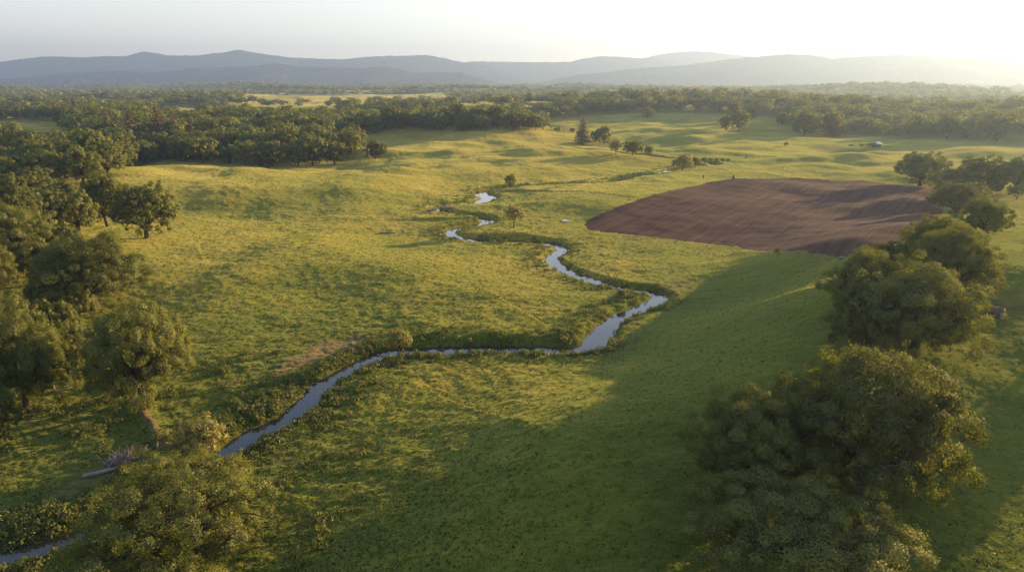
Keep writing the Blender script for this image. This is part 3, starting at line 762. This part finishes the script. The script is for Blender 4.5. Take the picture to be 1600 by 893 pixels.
xa, ya, za, _, _ = forest_pts(900, 1700, 14, rng, .03)
woodland('plain_woodland', xa, ya, za, v2, .6, 1.5, rng, 'hazy tree belts across the plain below the mountains')
xb, yb, zb, _, _ = forest_pts(1700, 4900, 24, rng, -.03)
woodland('distant_woodland', xb, yb, zb, v3, .8, 1.3, rng, 'faint blue woods on the foothills')
print('woods', len(ind), len(rest), len(xa), len(xb), round(time.time()-T0, 1))

# ------------------------------------------------------------------ mountains
def mountain(name, D, prof, front, back, seed, x_pad=2500, spur=.5):
    P = []
    for (u_, v_) in prof:
        d = ray(u_, v_); t = D/d[1]; P.append((d[0]*t, CH+d[2]*t))
    P = np.array(P); nx = 420; ny = 60
    xs = np.linspace(P[0, 0], P[-1, 0], nx); top = np.interp(xs, P[:, 0], P[:, 1])
    ker = np.hanning(7); ker /= ker.sum(); top = np.convolve(np.pad(top, 3, 'edge'), ker, 'valid')
    w = np.concatenate([-np.geomspace(front, front*.01, ny*2//3), np.linspace(0, back, ny//3)])
    XX, WW = np.meshgrid(xs, w); TT = np.tile(top, (len(w), 1))
    f = np.where(WW < 0, 1+WW/front, 1-WW/back); f = np.clip(f, 0, 1)
    rid = 1-np.abs(fbm((XX+seed*700)/520, WW/900+seed, 4, seed))*1.5
    sh = f**1.1*(1-(1-f)*spur*np.clip(1-rid, 0, 1)*1.6)
    sh = np.where(WW < 0, np.minimum(sh, f**.8), f)
    base = -8.
    Zm = base+(TT-base)*sh + np.where(f > .97, 4, 10)*fbm(XX/70, WW/70, 4, seed+5)*ss(0, .2, f)
    edge = ss(0, .04, (XX-xs[0])/(xs[-1]-xs[0]))*ss(0, .04, (xs[-1]-XX)/(xs[-1]-xs[0]))
    Vm = np.stack([XX.ravel(), (D+WW).ravel(), (base+(Zm-base)*np.maximum(edge, 0)).ravel()], 1)
    n, m = len(w), nx; I = np.arange(n*m).reshape(n, m)
    F = np.stack([I[:-1, :-1].ravel(), I[:-1, 1:].ravel(), I[1:, 1:].ravel(), I[1:, :-1].ravel()], 1)
    struct(link(name, mesh_np(name, Vm, F, [M_MOUNT], smooth=True)))
mountain('mountain_ridge_near', 5500, [(-700,120),(-300,112),(0,124),(60,119),(100,115),(190,110),(245,113),(300,107),(345,105),(395,104),(425,98),(450,102),(470,105),(510,105),(560,107),(590,104),
          (620,107),(655,114),(680,113),(720,113),(750,122),(780,131),(815,142),(860,150)], 900, 700, 3)
mountain('mountain_ridge_near', 5900, [(760,150),(800,139),(830,131),(860,126),(900,117),(950,113),(990,107),(1060,103),(1100,98),(1145,92),(1190,88),(1230,84.5),(1262,86),(1300,92),(1340,89),(1400,86),(1450,87),
          (1490,90),(1530,91),(1580,98),(1650,96),(1800,92),(2100,98),(2500,110)], 1100, 800, 4)
mountain('mountain_ridge_middle', 7200, [(-700,108),(-300,98),(-60,100),(0,97),(20,94),(45,91),(75,88),(130,90),(160,88),(200,88),(212,83),(225,80.5),(243,83),(262,87),(310,87),(335,83),(352,82),(372,77.5),(395,82),
          (420,86),(455,90),(500,92),(540,93),(558,90),(590,88),(640,87),(668,86),(690,90),(720,97),(760,103),(800,112),(850,124),(900,140)], 900, 700, 6)
mountain('mountain_ridge_far', 8000, [(640,120),(690,102),(740,96),(800,97),(840,97.5),(890,97),(915,91),(940,88),(970,89),(1000,91.5),(1025,92),(1050,98),(1080,106),(1120,118)], 800, 600, 8)
mountain('mountain_ridge_farthest', 8800, [(930,110),(975,95),(1005,91),(1040,83.5),(1075,80.5),(1110,81),(1150,86),(1190,90),(1230,92),(1265,84.5),(1290,83),(1315,82),(1350,77.5),(1372,79),(1395,85),(1440,92),(1490,92),(1510,87.5),(1530,89),
          (1550,91),(1580,87.5),(1620,86),(1700,84),(1900,92),(2200,110)], 800, 600, 9)

# ------------------------------------------------------------------ ground cover near the camera
def scatter_tufts(n, rmin, rmax, rng):
    r = np.exp(rng.uniform(math.log(rmin), math.log(rmax), n)); a = np.radians(rng.uniform(-43, 43, n))
    x, y = r*np.sin(a), r*np.cos(a)
    d, _, w = stream_d(x, y)
    k = (d-w > .35) & ~in_poly(x, y, FIELD)
    # density follows a clumpy noise, sparser in the smooth shaded meadow
    for P, soft, amt in DIRT:
        if amt > .5: k &= ~(in_poly(x, y, P) & (rng.random(n) < .85))
    k &= (seg_dist(x, y, TRACKS[0][0]) > .6)
    x, y, d = x[k], y[k], d[k]
    den = .6+.5*fbm(x/3, y/3, 2, 101)+.1*ss(30, -40, x)
    den = den*(1-.72*ss(-22, 12, x-.25*(y-60))*ss(190, 140, y))
    k = rng.random(len(x)) < den*ss(440, 200, np.hypot(x, y))
    return x[k], y[k], d[k]
def surf_z(x, y):
    d, _, w = stream_d(x, y); ra = .55+.35*ss(40, -60, x-.15*y)+.35*ss(35, 8, d)
    t = np.maximum(fbm((x+.3*y)/2.6, (y-.2*x)/1.5, 3, 41), -.3)*.12+np.maximum(fbm(x/6., y/4., 2, 55), -.2)*.16+.05*pn(x/.8, y/.8, 61)
    return H(x, y)+t*ss(.3, 2.2, d-w)*ra+.9*np.exp(-(seg_dist(x, y, TRACKS[0][0])/1.1)**2)
rng = np.random.default_rng(5)
x, y, d = scatter_tufts(230000, 40, 430, rng); z = surf_z(x, y)
nb = 4; n = len(x)
X4 = np.repeat(x, nb)+rng.normal(0, .14, n*nb); Y4 = np.repeat(y, nb)+rng.normal(0, .14, n*nb); Z4 = np.repeat(z, nb)-.04
rn = np.hypot(X4, Y4)
hh = rng.uniform(.06, .16, n*nb)*(1+.9*np.repeat(ss(12, 2, d), nb)); wd = rng.uniform(.05, .11, n*nb)*(1+rn/160)
aa = rng.uniform(0, 6.28, n*nb); ln = rng.normal(0, .10, (n*nb, 2))+[-.06, 0]
dx, dy = np.cos(aa)*wd, np.sin(aa)*wd
Vt = np.stack([np.stack([X4-dx, Y4-dy, Z4], 1), np.stack([X4+dx, Y4+dy, Z4], 1), np.stack([X4+ln[:, 0], Y4+ln[:, 1], Z4+hh], 1)], 1).reshape(-1, 3)
tt = np.clip(.24+.26*ss(100, -10, x-.05*y)*ss(60, 150, y)+.22*fbm(x/12, y/9, 3, 71)-.25*ss(14, 3, d)+.20*gauss(x, y, 2, 105, 26, 9, .15)+rng.normal(0, .12, n), 0, 1)
_tn = rng.normal(size=(len(X4), 3))*[.35, .35, .1]+[.15, .1, 1]
o = link('meadow_grass', mesh_np('meadow_grass', Vt, np.arange(len(Vt)).reshape(-1, 3), [M_TUFT], dict(tint=np.repeat(tt, nb*3)), True, np.repeat(_tn/np.linalg.norm(_tn, axis=1, keepdims=True), 3, 0)))
struct(o, 'stuff', 'rough green and golden grass tufts covering the meadow', 'grass')
# rank herbs along the stream
def herb(seed, R, Ht, n, leaf):
    r = np.random.default_rng(seed); d = rnd_dirs(r, n); d[:, 2] = np.abs(d[:, 2])
    C = d*np.array([R, R, Ht])*r.uniform(.7, 1.1, (n, 1)); nn = d+r.normal(size=(n, 3))*.4; nn /= np.linalg.norm(nn, axis=1, keepdims=True)
    return quads(r, C, nn, leaf, np.clip(r.normal(.5, .18, n), 0, 1))
hv = [herb(s, .55, .55, 46, .2) for s in (1, 2, 3)]+[herb(4, .4, .8, 40, .18)]
k = rng.integers(0, NSEG, 9000); side = rng.choice([-1, 1], 9000, p=[.35, .65]); off = SW[k]+.35+np.abs(rng.normal(0, 2.2, 9000))*np.where(side > 0, 1.25, .5)
hx = SX[k]+nx_[k]*side*off+rng.normal(0, .5, 9000); hy = SY[k]+ny_[k]*side*off+rng.normal(0, .5, 9000)
hd, _, hw_ = stream_d(hx, hy); den = np.where(hy < 112, 1., np.where(hy < 150, .35, .15))*(.4+1.2*fbm(hx/5, hy/5, 2, 7)+.3)
kk = ~in_poly(hx, hy, DIRT[0][0]) & (hd-hw_ > .15) & (rng.random(9000) < den); hx, hy = hx[kk], hy[kk]
# rough herbs on the flood plain at lower left
fx, fy = rng.uniform(-75, -18, 2600), rng.uniform(48, 108, 2600); fd, _, fw = stream_d(fx, fy)
fk = ~in_poly(fx, fy, DIRT[0][0]) & ~in_poly(fx, fy, DIRT[3][0]) & (fd-fw > 1) & (fbm(fx/7, fy/7, 3, 13) > .12); hx = np.append(hx, fx[fk]); hy = np.append(hy, fy[fk])
o = woodland('streamside_herbs', hx, hy, surf_z(hx, hy)-.05, hv, .5, 1.5, rng, 'yellow green herbs and sedge crowding the stream banks')
o.data.materials[0] = M_HERB; o['category'] = 'herbs'
print('cover', n, len(hx), round(time.time()-T0, 1))

# ------------------------------------------------------------------ small things
def single(name, parts, m, loc, label, cat, group=None, smooth=False):
    Vt, Ft = join(parts); o = link(name, mesh_np(name, Vt, Ft, [m], smooth=smooth)); o.location = loc
    o['label'] = label; o['category'] = cat
    if group: o['group'] = group
    return o
def capped(P, Rr, k=8):
    P = [np.array(P[0], float)]+[np.array(p, float) for p in P]+[np.array(P[-1], float)]
    P[0] = P[0]+(P[1]-P[2])*.002; P[-1] = P[-1]+(P[-2]-P[-3])*.002
    return tube(P, [.001]+list(Rr)+[.001], k)
rg = np.random.default_rng(12)
def brush(n, R, Ht, r=.045):
    ps = []
    for i in range(n):
        a = rg.uniform(0, 6.28); p0 = np.array([rg.normal(0, R*.35), rg.normal(0, R*.3), rg.uniform(0, .3)])
        e = p0+np.array([math.cos(a)*R*.7, math.sin(a)*R*.55, rg.uniform(.1, 1)*Ht]); m_ = (p0+e)/2+rg.normal(0, .15, 3)
        ps.append(tube([p0, m_, e], [r*rg.uniform(.6, 1.3), r*.7, .01], 5))
    return ps
x, y, z = ground(196, 722)
single('brush_pile', brush(170, 2.1, 1.5), M_DEAD, (x, y, z), 'tangled pinkish grey brush pile at the foot of the earth bank', 'brush pile')
x, y, z = ground(157, 741)
single('fallen_log', [capped([(-1.6,-.7,.25),(0,0,.32),(1.7,.9,.4)], [.22,.26,.2]), tube([(.6,.3,.4),(.9,.9,.9),(1.1,1.3,1.2)], [.09,.06,.02], 6)], M_DEAD, (x, y, z), 'pale broken log lying in shade left of the brush pile', 'log', None, True)
for (u_, v_, a, l) in ((226,712,.5,'leaning white snag right of the brush pile'), (247,707,.1,'short upright snag at the lower end of the earth bank')):
    x, y, z = ground(u_, v_)
    single('dead_snag', [capped([(0,0,-.2),(.1*a,0,.7),(.9*a,.2,1.5)], [.13,.10,.05]), tube([(.1*a,0,.7),(-.2,.1,1.1)], [.05,.02], 5)], M_DEAD, (x, y, z), l, 'snag', 'snags by the brush pile', True)
x, y, z = ground(92, 611)
single('fallen_branch', [capped([(-1.5,1.2,.5),(-.6,0,.2),(.2,-.5,.15)], [.09,.12,.12]), capped([(.2,-.5,.15),(1.,-.1,.3),(1.9,.4,.5)], [.12,.1,.04]), tube([(-.6,0,.2),(.1,.3,.6)], [.07,.02], 5)], M_DEAD, (x, y, z+.05),
       'pale pink forked fallen branch on shaded grass under the left oaks', 'branch', None, True)
x, y, z = ground(700, 327)
single('brush_pile', brush(60, 3.2, 1.8, .07), M_DEAD, (x, y, z+.1), 'pale dead branches heaped in the dark upper loop of the stream', 'brush pile')
x, y, z = ground(676, 330)
single('brush_pile', brush(34, 2., 2.2, .07), M_DEAD, (x, y, z+.1), 'smaller upright dead stalks left of the upper stream loop', 'brush pile')
x, y, z = ground(968, 464)
single('fallen_log', [capped([(-1.4,.2,.2),(0,0,.3),(1.3,-.3,.25)], [.15,.18,.1])], M_DEAD, (x, y, z), 'reddish brown log beside the bush inside the stream bend', 'log', None, True)
x, y, z = ground(606, 365)
single('fallen_log', [capped([(-2.6,.1,.25),(0,0,.35),(2.6,.2,.3)], [.22,.28,.2])], M_DEAD, (x, y, z), 'dark long log in the grass left of the upper stream bend', 'log', None, True)
x, y, z = ground(749, 297)
single('fence_post', [capped([(0,0,-.4),(0,0,1.),(0,.02,2.0)], [.11,.11,.1])], M_ROOF, (x, y, z), 'single white post beyond the small upper stream pool', 'post')
for (u_, v_, l) in ((1146,279,'short wide gate post on the top edge of the ploughed field'), (1099,278,'thin post left of the ploughed field gate post'), (1165,248,'small post on the pasture above the ploughed field')):
    x, y, z = ground(u_, v_)
    s = 1.6 if 'wide' in l else .9
    single('fence_post', [capped([(0,0,-.4),(0,0,.8),(0,.02,1.5)], [.28*s,.28*s,.2*s])]+([capped([(-2.2,0,.5),(0,0,.6)], [.1,.1])] if s > 1 else []), M_BARK, (x, y, z), l, 'post')
# boulder with a smaller stone at its foot
def rock(seed, s):
    a, b = np.meshgrid(np.linspace(0, np.pi, 17), np.linspace(0, 2*np.pi, 25)[:-1], indexing='ij')
    d = np.stack([np.sin(a)*np.cos(b), np.sin(a)*np.sin(b), np.cos(a)], 2)
    r = 1+.22*fbm(d[..., 0]*1.3+seed, d[..., 1]*1.3+d[..., 2], 3, seed)
    P = (d*r[..., None]*np.array(s)).reshape(-1, 3); I = np.arange(17*24).reshape(17, 24)
    return P, np.stack([I[:-1].ravel(), np.roll(I, -1, 1)[:-1].ravel(), np.roll(I, -1, 1)[1:].ravel(), I[1:].ravel()], 1)
x, y, z = ground(1556, 493)
single('boulder', [rock(3, (1.25,.95,.95))], M_ROCK, (x, y, z+.35), 'rounded dark brown boulder on the grass right of the middle ridge clump', 'boulder', None, True)
x, y, z = ground(1566, 498)
single('field_stone', [rock(5, (.55,.4,.35))], M_DEAD, (x, y, z+.1), 'small pale stone at the foot of the brown boulder', 'stone', None, True)
x, y, z = ground(1314, 405)
single('field_stone', [rock(6, (.55,.35,.3))], M_DEAD, (x, y, z+.3), 'pale stone at the near corner of the ploughed field', 'stone', None, True)

def box(x0, x1, y0, y1, z0, z1):
    Vb = np.array([(x0,y0,z0),(x1,y0,z0),(x1,y1,z0),(x0,y1,z0),(x0,y0,z1),(x1,y0,z1),(x1,y1,z1),(x0,y1,z1)], float)
    return Vb, np.array([(0,3,2,1),(4,5,6,7),(0,1,5,4),(1,2,6,5),(2,3,7,6),(3,0,4,7)])
def barn(u_, v_, w, l, h, rise, rot, label, name='barn'):
    x, y, z = ground(u_, v_); e = link(name, None); e.location = (x, y, z-.1); e.rotation_euler = (0, 0, rot)
    e['label'] = label; e['category'] = 'barn'
    Vw, Fw = join([box(-l/2, l/2, -w/2, -w/2+.15, 0, h), box(-l/2, l/2, w/2-.15, w/2, 0, h), box(-l/2, -l/2+.15, -w/2+.15, w/2-.15, 0, h), box(l/2-.15, l/2, -w/2+.15, w/2-.15, 0, h)])
    link('wall', mesh_np('wall', Vw, Fw, [M_PLANK]), e)
    a = np.array
    for s in (-1, 1):
        o_ = .5; P = a([(-l/2-o_, s*(w/2+o_), h-.1), (l/2+o_, s*(w/2+o_), h-.1), (l/2+o_, 0, h+rise), (-l/2-o_, 0, h+rise)], float)
        Q = P+[0, 0, .12]; Vr = np.vstack([P, Q]); link('roof', mesh_np('roof', Vr, np.array([(0,3,2,1),(4,5,6,7),(0,1,5,4),(1,2,6,5),(2,3,7,6),(3,0,4,7)]), [M_ROOF]), e)
    g = link('gable', mesh_np('gable', np.vstack([a([(-l/2+.02,-w/2,h),(-l/2+.02,w/2,h),(-l/2+.02,0,h+rise-.05),(-l/2+.02,0,h+rise-.05)]), a([(l/2-.02,-w/2,h),(l/2-.02,w/2,h),(l/2-.02,0,h+rise-.05),(l/2-.02,0,h+rise-.05)])]), np.array([(0,1,2,3),(4,5,6,7)]), [M_PLANK]), e)
    Vd, Fd = box(-.9, .9, -w/2-.06, -w/2-.005, 0, h*.85); link('door', mesh_np('door', Vd, Fd, [M_BARK]), e)
    return e
barn(1369, 229, 4.2, 4.6, 2., 1.0, .5, 'small open barn with white metal roof alone on the far right pasture')
for i, (u_, w_, l) in enumerate(((1357,12,'dark bush touching the left of the white roofed barn'), (1346,10,'grey bush second from the white roofed barn'), (1329,8,'leftmost grey bush in the row by the white roofed barn'))):
    tree_px('shrub_a', 'hawthorn_bush', u_, 230, w_, 223.5+i*.8, l, 'bushes by the white roofed barn', cat='bush')

# ------------------------------------------------------------------ air
hv_, hf_ = box(-9700, 9700, -9700, 9700, float(V[:, 2].min())-1.0, 490)
hz = link('haze', mesh_np('haze', hv_, hf_)); m, nt, out = mat('haze'); pv = nt.nodes.new('ShaderNodeVolumePrincipled')
HAZE = 1.7e-4
pv.inputs['Color'].default_value = (.50, .70, 1., 1); pv.inputs['Density'].default_value = HAZE; pv.inputs['Anisotropy'].default_value = .46
L(nt, pv.outputs[0], out.inputs['Volume']); hz.data.materials.append(m); struct(hz, 'stuff', 'thin golden and blue evening haze over the valley', 'haze')
hz.display_type = 'WIRE'

# ------------------------------------------------------------------ light
EL, AZ = math.radians(9.4), math.radians(55)
w = bpy.data.worlds.new('World'); scene.world = w; w.use_nodes = True; wn = w.node_tree
sky = wn.nodes.new('ShaderNodeTexSky'); sky.sky_type = 'NISHITA'; sky.sun_disc = False
sky.sun_elevation = EL; sky.sun_rotation = AZ; sky.altitude = 100; sky.air_density = 1.0; sky.dust_density = 0.3; sky.ozone_density = 2.0
_g = wn.nodes.new('ShaderNodeGamma'); _g.inputs[1].default_value = .42; wn.links.new(sky.outputs[0], _g.inputs[0])
bg = wn.nodes['Background']; _tc = wn.nodes.new('ShaderNodeTexCoord'); _sx = wn.nodes.new('ShaderNodeSeparateXYZ'); wn.links.new(_tc.outputs['Generated'], _sx.inputs[0])
_mr = wn.nodes.new('ShaderNodeMapRange'); wn.links.new(_sx.outputs[2], _mr.inputs[0])
for _i, _v in enumerate((.10, .50, 0.0, 1.0)): _mr.inputs[1+_i].default_value = _v
_base = mix(wn, 1., _g.outputs[0], (2.45, 2.16, 2.00), 'MULTIPLY')      # the sky is palest near the horizon and deeper overhead
_tint = mix(wn, _mr.outputs[0], (1., 1., 1.), (.40, .50, .76))
wn.links.new(mix(wn, 1., _base, _tint, 'MULTIPLY'), bg.inputs[0]); bg.inputs[1].default_value = .120
sun = bpy.data.lights.new('sun', 'SUN'); sun.energy = 5.0; sun.angle = math.radians(.6); sun.color = (1, .67, .33)
so = bpy.data.objects.new('sun', sun); COL.objects.link(so)
sv = Vector((math.cos(EL)*math.sin(AZ), math.cos(EL)*math.cos(AZ), math.sin(EL))); so.rotation_euler = sv.to_track_quat('Z', 'Y').to_euler(); so.location = sv*500

cam = bpy.data.cameras.new('camera'); cam.lens = 24; cam.sensor_width = 36; cam.clip_start = 1; cam.clip_end = 30000
co = bpy.data.objects.new('camera', cam); COL.objects.link(co); co.location = (0, 0, CH); co.rotation_euler = (math.pi/2-PITCH, 0, 0); scene.camera = co

scene.view_settings.view_transform = 'Standard'; scene.view_settings.look = 'None'; scene.view_settings.gamma = 1
scene.view_settings.exposure = 1.55
cy = scene.cycles
cy.max_bounces = 5; cy.diffuse_bounces = 2; cy.glossy_bounces = 2; cy.transmission_bounces = 3; cy.volume_bounces = 0; cy.transparent_max_bounces = 4
cy.use_denoising = True; cy.denoising_prefilter = 'NONE'; cy.sample_clamp_indirect = 4
try: cy.denoiser = 'OPENIMAGEDENOISE'
except Exception: pass
print('done', round(time.time()-T0, 1))
